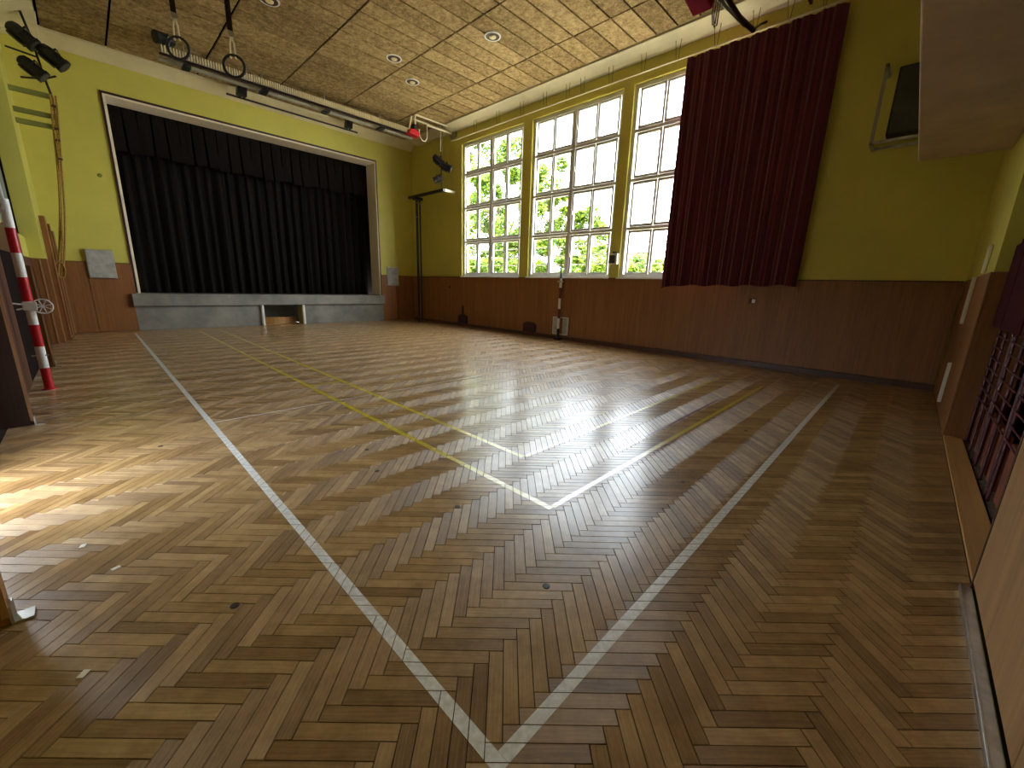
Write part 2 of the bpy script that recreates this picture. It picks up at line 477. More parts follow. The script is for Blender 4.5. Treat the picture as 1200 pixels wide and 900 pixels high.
# beam / cove above the windows
struct(MB().prism([(XW-.002, 4.40), (6.345, 4.40), (6.30, 4.425), (6.20, 4.47), (6.15, 4.485), (6.15, 4.72), (XW-.002, 4.72)], 'y', .0, YS-.34).build('trim_1', 'cream_plaster', bev=.006))
struct(MB().prism([(YS-.002, 4.335), (9.955, 4.485), (9.955, 4.72), (YS-.002, 4.72)], 'x', XL, XW-.002).build('trim_2', 'cream_plaster'))
struct(box(-.62, XW-.002, YN-.1, YS+.3, 4.72, 4.86).build('trim_3', 'cream_plaster'))   # slab closing the room above the boards
struct(MB().prism([(-.35, 4.335), (.04, 4.485), (.04, 4.715), (-.35, 4.715)], 'y', -.34, 9.95).build('trim_4', 'cream_plaster'))

# ceiling -----------------------------------------------------------
ceil = struct(box(.05, 6.148, -.35, 9.953, ZC+.0215, ZC+.06).build('ceiling', 'joint_black'))
cx = [.062, .764, 1.93, 3.065, 4.215, 5.39, 6.14]; pm = {}
j = 0
while True:
    y1 = 9.93-.302*j; y0 = y1-.302
    if y0 < -.4: break
    for a, b in zip(cx, cx[1:]):
        key = round(b-a, 3)
        if key not in pm:
            g = .013; w2, d2 = (b-a)/2-.014, .151-g
            mb = MB().box(-w2, w2, -d2, d2, 0, .02)
            ob = mb.build('ceiling_panel', 'wood_wool')
            pm[key] = ob
        else:
            ob = pm[key].copy(); COL.objects.link(ob)
        ob.parent = ceil
        ob.location = (Vector(((a+b)/2, (y0+y1)/2, ZC+random.uniform(-.001, .001)))-ORG['ceiling'])*U
    j += 1

# stage wall --------------------------------------------------------
SX0, SX1, SZ1 = .63, 5.405, 3.875
m = MB()
m.box(-.62, SX0, YS, YS+.4, -.12, ZC+.22).box(SX1, XW+.24, YS, YS+.4, -.12, ZC+.22).box(SX0, SX1, YS, YS+.4, SZ1, ZC+.22)
m.box(SX0, 2.56, YS, YS+.4, -.12, .44).box(3.45, SX1, YS, YS+.4, -.12, .44)
wf = struct(m.build('wall_back', 'yellow_paint'))
for a, b in ((-.34, .03), (.034, .60)):
    box(a+.002, b-.002, YS-.022, YS-.001, .005, ZW).build('wood_panel', 'panel_wood', wf, bev=.002)
for a, b in ((5.43, 5.86), (5.864, 6.15), (6.154, 6.42)):
    box(a+.002, b-.002, YS-.022, YS-.001, .005, ZW).build('wood_panel', 'panel_wood', wf, bev=.002)
for a, b in ((-.34, .60), (5.43, 6.42)): box(a, b, YS-.026, YS-.001, ZW+.001, ZW+.012).build('panel_cap', 'dark_wood', wf)
# proscenium: dark outer bead, white inner lip, white reveal
m = MB()
m.box(SX0-.03, SX0, YS-.02, YS-.001, .68, SZ1+.035).box(SX1, SX1+.03, YS-.02, YS-.001, .68, SZ1+.035).box(SX0, SX1, YS-.02, YS-.001, SZ1, SZ1+.035)
pr = struct(m.build('trim_5', 'dark_trim'))
m = MB()
m.box(SX0+.001, SX0+.035, YS-.018, YS+.4, .672, SZ1-.001).box(SX1-.02, SX1-.001, YS-.018, YS+.42, .672, SZ1-.001).box(SX0+.035, SX1-.02, YS-.018, YS+.42, SZ1-.03, SZ1-.001)
m.build('white_reveal', 'warm_white', pr)
# stage platform
st = thing('stage_platform', (3.0, YS, 0), 'low grey painted stage platform with an overhanging edge below the black curtain', 'stage')
box(.535, 5.475, 10.06, YS-.003, .445, .664).build('stage_edge', 'grey_stage', st, bev=.006)
box(SX0+.002, SX1-.002, YS-.002, YS+1.55, .445, .66).build('stage_deck', 'grey_stage', st)
box(.555, 2.56, 10.125, YS-.003, .001, .443).build('riser_panel', 'grey_stage', st)
box(3.45, 5.46, 10.125, YS-.003, .001, .443).build('riser_panel', 'grey_stage', st)
box(2.2, 3.8, YS+.68, YS+.72, 0, .44).build('recess_back', 'grey_stage', st)
for a, b in ((2.50, 2.555), (3.455, 3.51)): box(a, b, YS+.4, YS+.68, 0, .44).build('recess_side', 'grey_stage', st)
box(2.555, 3.455, YS+.001, YS+.68, -.05, -.001).build('recess_floor', 'threshold_wood', st)
arc = [(2.66+.75*t/10, YS+.42-.20*math.sin(PI*t/10)) for t in range(11)]
MB().add([(x, y, z) for z in (0.0, .15) for x, y in arc]+[(x, y+.02, z) for z in (0, .15) for x, y in arc],
         [(i, i+1, i+12, i+11) for i in range(10)]+[(i+22, i+23, i+34, i+33) for i in range(10)]+[(i+11, i+12, i+34, i+33) for i in range(10)]).build('curved_plinth', 'threshold_wood', st)
for x in (2.585, 3.425): MB().tube([(x, 10.09, .001), (x, 10.09, .443)], .03, 14).build('support_post', 'white_paint', st, smooth=True)
# space behind the stage curtain
struct(MB().box(SX0-.3, SX1+.3, YS+1.6, YS+1.7, .2, 4.7).box(SX0-.4, SX0-.3, YS+.4, YS+1.7, .2, 4.7).box(SX1+.3, SX1+.4, YS+.4, YS+1.7, .2, 4.7)
       .box(SX0-.4, SX1+.4, YS+.4, YS+1.7, 4.7, 4.8).build('wall_stage', 'dark_void'))

# drapes ------------------------------------------------------------
def drape(along, a0, a1, fixed, z_top, z_bot, amp, freqs, n=360, nz=14, flare=.0, seed=1, topamp=.5):
    rnd = random.Random(seed); m = MB(); ph = [rnd.uniform(0, 6.28) for _ in freqs]
    for j in range(nz+1):
        t = j/nz
        for i in range(n+1):
            s = i/n
            a = a0+(a1-a0)*s
            w = 0
            for k, (f, g) in enumerate(freqs):
                x = math.sin(2*PI*f*s+ph[k]+.5*math.sin(2*PI*f*.23*s+ph[k]*2)+.25*t*math.sin(7*s+k))
                w += g*math.copysign(abs(x)**.75, x)
            off = amp*w*(topamp+(1-topamp)*t)
            z = z_top+(z_bot(s)-z_top)*t if callable(z_bot) else z_top+(z_bot-z_top)*t
            a += flare*t*(1-s)**3
            m.v.append((fixed+off, a, z) if along == 'y' else (a, fixed+off, z))
    for j in range(nz):
        for i in range(n):
            q = j*(n+1)+i; m.f.append((q, q+1, q+n+2, q+n+1))
    return m
mc = drape('x', SX0+.04, SX1-.025, YS+.60, 3.86, .672, .045, [(26, .9), (11, .5), (53, .2)], n=520, nz=8, seed=4)
tag(mc.build('stage_curtain', 'black_cloth', smooth=True), 'black floor-length stage curtain hanging in folds under the pleated valance', 'curtain')
# valance with box pleats
m = MB(); n = 24; x0, x1 = SX0+.04, SX1-.025; wv = (x1-x0)/n
for j in range(7):
    t = j/6
    for i in range(n):
        for q, (s, d) in enumerate(((0, .0), (.05, -.035), (.5, -.05), (.90, -.035-.03*t), (.97, .015), (.999, .02))):
            m.v.append((x0+wv*(i+s)+ .02*t*math.sin(i*2.1), YS+.47+d*(.5+t*.8), 3.85-(.75+.02*math.sin(i*1.7)-.03*(abs(i-12)/12))*t))
row = n*6
for j in range(6):
    for i in range(row-1): m.f.append((j*row+i, j*row+i+1, (j+1)*row+i+1, (j+1)*row+i))
tag(m.build('curtain_valance', 'black_cloth', solid=.006), 'short black pleated valance across the top of the stage opening', 'valance')

# near wall and left wall -------------------------------------------
m = MB()
m.box(4.36, XO, YN-.25, YN, -.12, ZC+.22)                  # pier beside the corner
m.box(2.03, 4.36, YN-.25, YN, 2.26, ZC+.22)
m.box(-.75, 2.03, YN-.25, YN, -.12, ZC+.22)
wn = struct(m.build('wall_front', 'yellow_paint'))
for a, b in ((4.50, 5.36), (5.364, 6.42)): box(a, b, YN+.001, YN+.014, .001, ZW+.015).build('wood_panel', 'panel_wood', wn, bev=.003)
box(4.34, 4.496, YN+.001, YN+.016, .001, ZW+.015).build('wood_panel', 'panel_wood', wn, bev=.003)
box(4.338, 4.359, YN-.25, YN+.0005, .001, ZW+.015).build('wood_panel', 'panel_wood', wn, bev=.003)
for a, b in ((1.225, 2.04), (.40, 1.221), (-.40, .396)):
    box(a, b, YN+.001, YN+.018, .03, 2.235).build('plywood_panel', 'ply_wood', wn, bev=.003)
box(2.036, 2.052, YN-.08, YN+.020, .001, 2.235).build('panel_edge', 'dark_wood', wn)
struct(box(-.55, 5.58, YN+.002, .222, 2.24, ZC-.02).build('trim_6', 'beige_plaster', bev=.01), None)
for a, b in ((5.26, 5.285),):
    pass
# niche behind the threshold
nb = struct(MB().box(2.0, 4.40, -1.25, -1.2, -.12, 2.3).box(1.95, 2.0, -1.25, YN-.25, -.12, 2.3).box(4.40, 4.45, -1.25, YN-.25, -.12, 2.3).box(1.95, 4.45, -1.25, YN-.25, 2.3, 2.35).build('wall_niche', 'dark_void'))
box(2.0, 4.40, -1.19, -.449, -.02, -.001).build('niche_floor', 'concrete', nb)
struct(box(2.053, 4.337, -.437, -.338, -.004, .012).build('trim_7', 'threshold_wood', bev=.003))
box(2.055, 4.335, YN-.12, YN-.09, 1.40, 2.238).build('grey_infill_board', 'grey_board', nb)
box(2.055, 4.335, YN-.125, YN-.08, 1.37, 1.40).build('infill_ledge', 'dark_void', nb)
m = MB().box(.2, 2.02, -.331, -.306, .0005, .016).box(.2, 2.02, -.306, -.300, .0005, .022)
bs = struct(m.build('baseboard_front', 'chrome_strip', bev=.002))
# left wall
m = MB()
m.box(XL-.2, -.36, 8.80, YS, -.12, ZC+.22)                 # pilaster by the stage
m.box(XL-.2, XL, 8.0, 8.80, -.12, 1.45)
m.box(XL-.2, XL, 4.12, 8.80, 3.9, ZC+.22)
m.box(XL-.2, XL, 6.30, 6.55, 1.45, 3.9).box(XL-.2, XL, 4.12, 4.25, 1.45, 3.9)
m.box(XL-.2, XL, -.4, 1.66, -.12, ZC+.22).box(XL-.2, XL, 1.66, 4.12, 2.5, ZC+.22)
wl = struct(m.build('wall_left', 'yellow_paint'))
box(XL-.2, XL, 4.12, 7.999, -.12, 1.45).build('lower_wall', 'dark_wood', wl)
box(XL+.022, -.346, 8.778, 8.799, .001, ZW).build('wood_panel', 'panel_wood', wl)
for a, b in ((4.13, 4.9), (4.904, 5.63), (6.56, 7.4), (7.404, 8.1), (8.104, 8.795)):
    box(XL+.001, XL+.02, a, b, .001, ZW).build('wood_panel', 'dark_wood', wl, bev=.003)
for a, b in ((8.80, 9.46), (9.464, 10.12)): box(-.359, -.345, a, b, .001, ZW).build('wood_panel', 'panel_wood', wl, bev=.003)
box(XL+.001, XL+.012, 5.66, 6.5, .001, ZW).build('recess_panel', 'dark_void', wl)
for i, (a, b) in enumerate(((4.25, 6.30), (6.55, 8.80))):
    w = struct(box(XL-.10, XL-.06, a, b, 1.45, 3.9).build('window_%d' % (i+4), 'grey_board'))
    MB().box(XL-.06, XL-.04, a+.002, b-.002, 1.452, 1.50).box(XL-.06, XL-.04, a+.002, b-.002, 3.86, 3.898).box(XL-.06, XL-.04, a+.002, a+.05, 1.5, 3.86).box(XL-.06, XL-.04, b-.05, b-.002, 1.5, 3.86).build('window_frame', 'dark_void', w)
# unseen door by the near timber fins, opening sized for the floor's light patch
dr = MB()
dr.box(XL-.14, XL-.08, 1.80, 1.87, .03, 2.498).box(XL-.14, XL-.08, 4.02, 4.11, .03, 2.498).box(XL-.14, XL-.08, 1.87, 4.02, 2.43, 2.498).box(XL-.14, XL-.08, 1.87, 4.02, .0, .06)
d_ = struct(dr.build('door_1', 'white_paint', bev=.004))
for a, b in ((1.87, 2.45), (3.15, 4.02)): box(XL-.13, XL-.09, a, b, .06, 2.43).build('light_limit_leaf', 'dark_wood', d_)  # added leaves narrow and lower the opening to dim the floor patch
box(XL-.13, XL-.09, 2.45, 3.15, .92, 2.43).build('light_limit_top', 'dark_wood', d_)
for a, b in ((2.45, 3.15),): box(XL-.112, XL-.108, a, b, .06, .92).build('pane', 'glass', d_)
box(XL-.2, -.48, 1.66, 1.80, -.12, 2.5).build('door_jamb', 'dark_wood', d_)
portal('door_portal', 2.45, 3.15, .06, .92, XL-.22, 1)

# ================================================================== THINGS
# timber fins with small steel feet along the left wall
def fin(y0, y1, xin, xout, z, label, edge='edge_wood', foot=True, mat='panel_wood'):
    t = thing('timber_upright', ((xin+xout)/2, y0, 0), label, 'timber post', 'timber uprights along the left wall')
    box(xin, xout, y0, y1, .002, z).build('board', mat, t, bev=.003)
    box(xout-.012, xout+.003, y0-.006, y0-.0005, .03, z-.002).build('edge_strip', edge, t)
    if foot:
        MB().box(xout+.001, xout+.045, y0-.002, y0+.05, .0005, .007).box(xout+.001, xout+.008, y0-.002, y0+.05, .007, .06).build('steel_foot', 'steel', t)
    return t
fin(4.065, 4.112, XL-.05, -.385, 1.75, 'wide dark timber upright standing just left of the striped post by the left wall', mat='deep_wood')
fin(1.70, 1.76, XL-.05, -.30, 1.7, 'dark timber upright cut off by the left edge in the bottom left corner')
fin(6.53, 6.58, XL+.022, -.372, 1.06, 'short timber upright directly behind the left striped post', mat='panel_wood')
fin(8.68, 8.74, XL+.022, -.40, 1.17, 'timber upright under the end of the yellow wall strip left of the tall one', mat='panel_wood', foot=False)
fin(9.14, 9.20, -.344, -.28, 1.78, 'tallest brown timber upright near the hanging rope left of the stage')
fin(9.46, 9.51, -.344, -.262, 1.70, 'thin timber upright second behind the tallest one near the rope', foot=False)
fin(9.78, 9.83, -.344, -.245, 1.62, 'thin timber upright nearest to the stage wall beside the rope', foot=False)
# narrow grey rack between A and B
# striped net posts -------------------------------------------------
def net_post(x, y, label, winch, z0=.001, ztop=1.50, r=.030, wheel_dir=1):
    t = thing('net_post', (x, y, z0), label, 'net post', 'striped net posts')
    zs = [.008, .19, .377, .562, .757, .951, 1.141, 1.333]
    for i in range(7):
        MB().tube([(x, y, z0+zs[i]), (x, y, z0+zs[i+1])], r, 18).build('red_band' if i % 2 == 0 else 'white_band', 'red_paint' if i % 2 == 0 else 'post_white', t, smooth=True)
    MB().tube([(x, y, z0+1.333), (x, y, z0+ztop+.05)], r*.98, 18).build('top_sleeve', 'post_white', t, smooth=True)
    MB().lathe([(r*1.6, 0), (r*1.6, .006), (r*1.02, .012)], (x, y, z0), 20).build('floor_collar', 'red_paint', t)
    m = MB().tube([(x, y-r, z0+ztop-.04), (x-.02, y-r-.05, z0+ztop-.03), (x-.01, y-r-.07, z0+ztop-.0)], .006, 6)
    m.build('hook', 'steel', t)
    m = MB().tube([(x-.055, y-r*.5, z0+ .30), (x+.045, y-r*.5, z0+.30)], .006, 6); m.build('cleat', 'steel', t)
    if winch:
        c = Vector((x+.075, y-.02, z0+.715)); R0 = .058
        w = MB().tube([c+Vector((R0*math.cos(a), -.004, R0*math.sin(a))) for a in [2*PI*k/24 for k in range(24)]], .006, 8, closed=True)
        ww = w.build('winch_wheel', 'post_white', t, smooth=True)
        for k in range(4):
            a = k*PI/4+.3
            MB().tube([c+Vector((R0*math.cos(a), -.004, R0*math.sin(a))), c-Vector((R0*math.cos(a), .004, R0*math.sin(a)))], .004, 6).build('spoke', 'post_white', ww)
        m = MB().box(x-.035, x+.045, y-.05, y-.028, z0+.685, z0+.75).tube([(x-.03, y-.04, z0+.73), (x-.085, y-.05, z0+.74)], .008, 8).tube([(x-.03, y-.04, z0+.70), (x-.07, y-.05, z0+.69)], .006, 8)
        m.build('winch_body', 'post_white', t, bev=.003)
    MB().tube([(x+.0, y, z0+ztop+.05), (x, y+.01, z0+2.35)], .007, 8).build('antenna_rod', 'post_white', t)
    return t
net_post(-.365, 5.29, 'red and white striped net post with white winch wheel near the left wall', True)
# right post stands by the window wall, its shaded side put into darker band colours
t = thing('net_post', (6.36, 4.90, .03), 'slim red and white striped net post in front of the windows at the far wall', 'net post', 'striped net posts')
zz = [.04, .22, .42, .60, .80, 1.0, 1.17]
for i, mt in enumerate(('black_metal', 'post_white', 'maroon_metal', 'post_white', 'maroon_metal', 'post_white')):
    MB().tube([(6.36, 4.92, zz[i]), (6.36, 4.92, zz[i+1])], .026, 12).build('white_band' if mt == 'post_white' else 'dark_band', mt, t, smooth=True)
MB().tube([(6.36, 4.92, 1.17), (6.36, 4.93, 1.32), (6.36, 4.94, 1.56)], [.022, .014, .006], 10).build('antenna_rod', 'black_metal', t, smooth=True)
box(6.31, 6.385, 4.88, 4.96, 1.10, 1.13).build('collar', 'steel', t)
box(6.31, 6.41, 4.86, 4.98, .001, .045).build('foot', 'black_metal', t)
t = thing('floor_socket_cover', (6.40, 4.92, .1), 'pale grey upright plate on the wood panelling behind the far striped post', 'plate')
MB().box(6.408, 6.424, 4.73, 4.74, .10, .44).box(6.408, 6.424, 5.09, 5.10, .10, .44).box(6.408, 6.424, 4.74, 5.09, .43, .44).box(6.408, 6.424, 4.74, 5.09, .10, .11).build('rim', 'white_paint', t)
box(6.412, 6.4245, 4.74, 4.86, .11, .43).build('cover_plate', 'grey_plate', t); box(6.412, 6.4245, 4.97, 5.09, .11, .43).build('cover_plate', 'grey_plate', t)
# dark wall anchors
for y, lab, s in ((7.95, 'dark maroon wall anchor with upright stem low on the panelling under the first window', 1), (5.72, 'low dark maroon wall anchor on the panelling left of the far striped post', 0)):
    t = thing('wall_anchor', (6.40, y, .08), lab, 'wall anchor', 'dark anchors at the foot of the window wall')
    arc = [(y-.17, .075)] + [(y-.17*math.cos(a), .22+.07*math.sin(a)) for a in [PI*k/10 for k in range(11)]] + [(y+.17, .075)]
    MB().prism(arc, 'x', 6.385, 6.4245).build('housing', 'dark_trim', t, bev=.004)
    if s: MB().tube([(6.40, y, .29), (6.40, y, .50)], .024, 10).build('stem', 'dark_trim', t, smooth=True)

# spotlights --------------------------------------------------------
def spotlight(c, az, tilt, sc, label, group, hang=None):
    """c centre; axis points along azimuth az, tilted down by tilt; sc = body length"""
    c = Vector(c); t = thing('spotlight', c, label, 'spotlight', group)
    d = Vector((math.cos(az)*math.cos(tilt), math.sin(az)*math.cos(tilt), -math.sin(tilt)))
    M = Matrix.Translation(c) @ d.to_track_quat('Z', 'Y').to_matrix().to_4x4()
    L, r = sc/2, sc*.30
    prof = [(r*.45, -L), (r*.8, -L*.86), (r, -L*.5), (r, L*.7), (r*1.12, L*.72), (r*1.12, L)]
    n = 8; vs = [(p*math.cos(2*PI*(k+.5)/n), p*math.sin(2*PI*(k+.5)/n), z) for p, z in prof for k in range(n)]
    fs = [(i*n+k, i*n+(k+1) % n, (i+1)*n+(k+1) % n, (i+1)*n+k) for i in range(len(prof)-1) for k in range(n)]+[tuple(range(n)), tuple(range((len(prof)-1)*n, len(prof)*n))]
    MB().add(vs, fs, M).build('housing', 'black_metal', t, bev=.003)
    MB().lathe([(r*.85, L*1.001), (r*.8, L*1.03)], (0, 0, 0), 16, M).build('lens', 'screen_grey', t)
    MB().box(-r*.7, r*.7, -r*1.12, -r*.9, -L*.6, L*.5, M).build('heat_sink', 'black_metal', t, bev=.003)
    y = MB()
    y.box(-r*1.25, -r*1.15, -r*.2, r*.2+sc*.26, -.009, .009, M).box(r*1.15, r*1.25, -r*.2, r*.2+sc*.26, -.009, .009, M).box(-r*1.25, r*1.25, r*.2+sc*.25, r*.2+sc*.29, -.009, .009, M)
    y.build('yoke', 'black_metal', t)
    MB().tube([M @ Vector((r*1.12, 0, 0)), M @ Vector((r*1.5, 0, 0))], .012, 8).build('tilt_knob', 'steel', t)
    return t
g1 = 'black spotlights on the rig left of the stage'
spotlight((-.12, 9.35, 4.12), R(-10), R(42), .30, 'topmost black spotlight of the three at the upper left of the stage wall', g1)
spotlight((.13, 9.33, 3.95), R(-10), R(42), .30, 'right black spotlight of the three at the upper left, nearest the stage opening', g1)
spotlight((-.09, 9.33, 3.74), R(-10), R(42), .28, 'lowest black spotlight of the three, just above the green wall brackets', g1)
t = thing('spotlight_stand', (.04, 9.40, 3.05), 'black branching mast holding three spotlights above the rope at the upper left', 'lighting mast')
MB().tube([(.045, 9.42, 3.45), (.0, 9.42, 3.75), (-.03, 9.42, 4.1), (-.1, 9.42, 4.49)], .014, 8).build('mast', 'black_metal', t)
for a, b in (((.0, 9.42, 3.66), (-.22, 9.38, 3.60)), ((-.02, 9.42, 3.92), (-.30, 9.38, 3.94)), ((.0, 9.42, 3.66), (.13, 9.36, 3.72))):
    MB().tube([a, b], .012, 6).build('arm', 'black_metal', t)
MB().tube([(.05, 9.42, 4.49), (.04, 9.42, 4.25), (.02, 9.42, 4.05)], .006, 6).build('cable', 'cream_tube', t)
for z in (3.445, 3.185, 3.045):
    tag(box(-.357 if z > 3 else 0, .05, 9.385, 9.43, z-.032, z+.032).build('wall_bracket_bar', 'green_grey_paint', bev=.003),
        {3.445: 'highest of the three olive horizontal bracket bars at the upper left', 3.185: 'middle olive horizontal bracket bar at the upper left', 3.045: 'lowest and darkest of the three olive bracket bars at the upper left'}[z], 'bracket', 'olive bracket bars on the left wall')
# hanging rope / cable bundle
t = thing('rope_bundle', (.0, 9.38, 1.3), 'brown rope bundle hanging from the bracket bars down beside the tall timber upright', 'rope')
for dx, ph in ((.0, 0), (.028, 1.6), (-.020, 3)):
    pts = []
    for k in range(26):
        s = k/25; z = 3.46-2.52*s
        pts.append((.05-.15*s-.16*s*s+dx+.006*math.sin(9*s+ph), 9.36+.01*math.cos(12*s+ph), z))
    MB().tube(pts, .012, 7).build('rope_strand', 'rope', t, smooth=True)
pts = [(-.25+.05*math.cos(a), 9.35, 1.04+.12*math.sin(a)) for a in [2*PI*k/16 for k in range(16)]]
MB().tube(pts, .010, 6, closed=True).build('rope_loop', 'rope', t)
for k, z in enumerate((3.3, 3.0, 2.85, 2.6)): box(.025-.06*(3.4-z), .07-.06*(3.4-z), 9.34, 9.38, z, z+.03).build('binding', 'dark_wood', t)
# right pole with two lamps
t = thing('corner_mast', (6.11, 9.41, 0), 'tall pair of black pipes standing in the far right corner with a horizontal top bracket', 'pole')
MB().tube([(6.10, 9.41, .001), (6.10, 9.41, 3.03)], .03, 12).build('pipe', 'black_metal', t, smooth=True)
MB().tube([(6.19, 9.41, .001), (6.19, 9.41, 3.03)], .02, 12).build('pipe', 'black_metal', t, smooth=True)
for z in (2.62, 2.95): box(6.06, 6.22, 9.37, 9.45, z, z+.02).build('clamp', 'grey_duct', t)
box(6.02, 6.24, 9.34, 9.48, 3.03, 3.09).build('head_plate', 'black_metal', t)
box(6.10, 6.16, 8.30, 9.80, 3.10, 3.16).build('top_bar', 'dark_tube', t)
box(6.16, XW-.001, 8.30, 8.36, 3.10, 3.16).build('wall_arm', 'cream_tube', t)
for i, y in enumerate((8.40,)):
    MB().tube([(6.13, y, 3.16), (6.13, y, 3.95)], .012, 8).build('lamp_stem', 'black_metal', t)
MB().tube([(6.13, 8.42, 3.95), (6.13, 8.42, 4.49)], .008, 8).build('hanging_wire', 'cream_tube', t)
MB().tube([(6.17, 8.40, 3.9), (6.17, 8.40, 4.49)], .006, 8).build('hanging_wire', 'green_grey_paint', t)
g2 = 'black spotlights above the far corner mast'
spotlight((6.05, 8.42, 3.76), R(-30), R(40), .26, 'upper black spotlight of the cluster beside the first window', g2)
spotlight((6.17, 8.28, 3.62), R(-40), R(20), .26, 'middle black spotlight of the cluster beside the first window', g2)
spotlight((6.07, 8.45, 3.38), R(150), R(30), .22, 'lowest black spotlight just above the corner mast bracket', g2)

# ceiling cable track, batten, lamps --------------------------------
t = thing('cable_track', (3.4, 8.9, 4.15), 'long grey ribbed cable track hanging below the ceiling in front of the stage', 'cable track')
box(1.28, 5.55, 8.80, 8.84, 4.28, 4.34).build('rail', 'grey_duct', t)
for k in range(120):
    x = 1.30+k*.0356
    if k == 0:
        rb = box(x, x+.016, 8.76, 8.80, 4.27, 4.36).build('rib', 'cream_plaster', t); rb0 = rb
    else:
        rb = rb0.copy(); COL.objects.link(rb); rb.location = (k*.0356*U, 0, 0)
MB().tube([(1.28, 9.02, 4.255), (5.75, 9.02, 4.255)], .032, 12).build('lower_tube', 'grey_duct', t, smooth=True)
box(1.28, 5.6, 8.86, 8.90, 4.255, 4.29).build('dark_channel', 'dark_tube', t)
for x in (1.6, 2.68, 3.75, 4.9): MB().tube([(x, 8.9, 4.22), (x, 8.9, ZC-.001)], .008, 6).build('hanger', 'steel', t)
for x in (1.6, 2.68, 3.75, 4.9): box(x-.05, x+.05, 8.78, 9.0, 4.18, 4.215).build('cross_clamp', 'black_metal', t)
t = thing('lighting_batten', (3.6, 9.8, 4.28), 'thin black batten on wires above the stage opening', 'batten')
MB().tube([(2.32, 9.8, 4.30), (4.83, 9.8, 4.30)], .018, 8).build('pipe', 'black_metal', t)
for x in (2.34, 3.45, 4.78): MB().tube([(x, 9.8, 4.30), (x, 9.8, ZC-.001)], .004, 5).build('wire', 'steel', t)
def hung_speaker(x, lab, w):
    t = thing('hanging_speaker', (x, 9.75, 4.32), lab, 'speaker', 'small black speakers on the batten')
    M = ROT(Vector((x, 9.72, 4.43)), 'Y', R(8))
    MB().prism([(-w/2, -.08), (w/2, -.06), (w/2, .06), (-w/2, .08)], 'z', -.12, .13, M).build('cabinet', 'black_metal', t, bev=.006)
    MB().box(-w/2-.006, -w/2-.001, -.06, .06, -.10, .11, M).build('grille', 'screen_grey', t)
    MB().tube([(x, 9.76, 4.30), (x, 9.78, 4.34)], .012, 6).build('clamp', 'steel', t)
hung_speaker(2.56, 'black speaker on the left end of the batten behind the second ring', .15)
hung_speaker(4.60, 'black speaker on the right end of the batten left of the red motor', .13)
spotlight((1.36, 8.78, 4.45), R(200), R(10), .26, 'dark spotlight beside the left ring on the end of the cable track', None)

# gymnastic rings
def ring(cx, cy, cz, lab):
    t = thing('gymnastic_ring', (cx, cy, cz), lab, 'gymnastic ring', 'pair of gymnastic rings')
    r = .062; ax = Vector((.80, -.60, 0)); 
    MB().tube([Vector((cx, cy, cz))+ax*r*math.cos(a)+Vector((0, 0, r*math.sin(a))) for a in [2*PI*k/32 for k in range(32)]], .0085, 10, closed=True).build('ring', 'black_metal', t, smooth=True)
    top = Vector((cx, cy, cz+r))
    MB().tube([top+Vector((-.012, .009, -.02)), top+Vector((-.010, .008, .06)), top+Vector((0, 0, .11))], .006, 6).build('leather_loop', 'cream_plaster', t)
    MB().tube([top+Vector((.012, -.009, -.02)), top+Vector((.010, -.008, .06)), top+Vector((0, 0, .11))], .006, 6).build('leather_loop', 'cream_plaster', t)
    box(cx-.014, cx+.014, cy-.006, cy+.006, cz+r+.10, ZC-.001).build('strap', 'strap_dark', t)
    MB().box(cx-.017, cx+.017, cy-.009, cy+.009, cz+r+.10, cz+r+.13).build('buckle', 'steel', t)
    return t
ring(.636, 3.69, 2.425, 'left gymnastic ring on a dark strap from the ceiling')
ring(.870, 3.41, 2.322, 'right gymnastic ring on a dark strap from the ceiling')

# folded tube frames with winch motors
t = thing('folded_climbing_frame', (5.9, 8.3, 4.1), 'white tubular frame of three bars with red motor under the ceiling by the first window', 'tube frame')
for z0, x0, x1, yy, nm in ((4.47, 5.38, 6.40, 8.28, 0), (4.40, 5.40, 6.38, 8.36, 1), (4.34, 5.66, 6.32, 8.26, 2)):
    MB().tube([(x0, yy, 4.13 if nm == 0 else z0), (x0, yy, z0-.04), (x0+.01, yy, z0-.012), (x0+.05, yy, z0), (x1, yy, z0)] if nm == 0 else [(x0, yy, z0), (x1, yy, z0)], .017, 10).build('tube', 'cream_tube', t, smooth=True)
MB().tube([(5.24, 8.3, 4.16), (5.30, 8.3, 4.42)], .02, 8).build('tube', 'cream_tube', t)
pts = [(5.45, 8.25, 4.20), (5.46, 8.25, 4.08), (5.52, 8.25, 4.0), (5.60, 8.25, 4.0), (5.65, 8.25, 4.08), (5.66, 8.26, 4.34)]
MB().tube(pts, .009, 8).build('looped_cable', 'cream_tube', t, smooth=True)
MB().prism([(5.18, 4.06), (5.42, 4.03), (5.44, 4.10), (5.36, 4.16), (5.22, 4.15)], 'y', 8.20, 8.34).build('motor', 'red_paint', t, bev=.01)
box(5.30, 5.36, 8.22, 8.34, 4.15, 4.26).build('motor_bracket', 'black_metal', t)
box(6.40, XW-.001, 8.2, 8.42, 4.3, 4.39).build('wall_plate', 'grey_duct', t)
t = thing('folded_climbing_frame', (5.4, 2.0, 4.0), 'dark tubular frame with maroon motor above the maroon window curtain', 'tube frame')
MB().tube([(4.92, 1.98, 3.98), (5.50, 1.98, 3.98), (6.02, 1.98, 4.06)], .028, 10).build('tube', 'dark_tube', t, smooth=True)
MB().tube([(4.95, 2.10, 4.02), (5.95, 2.06, 4.10)], .016, 10).build('tube', 'steel', t, smooth=True)
box(5.95, XW-.02, 1.50, 1.53, 4.32, 4.35).build('rear_bar', 'dark_tube', t)
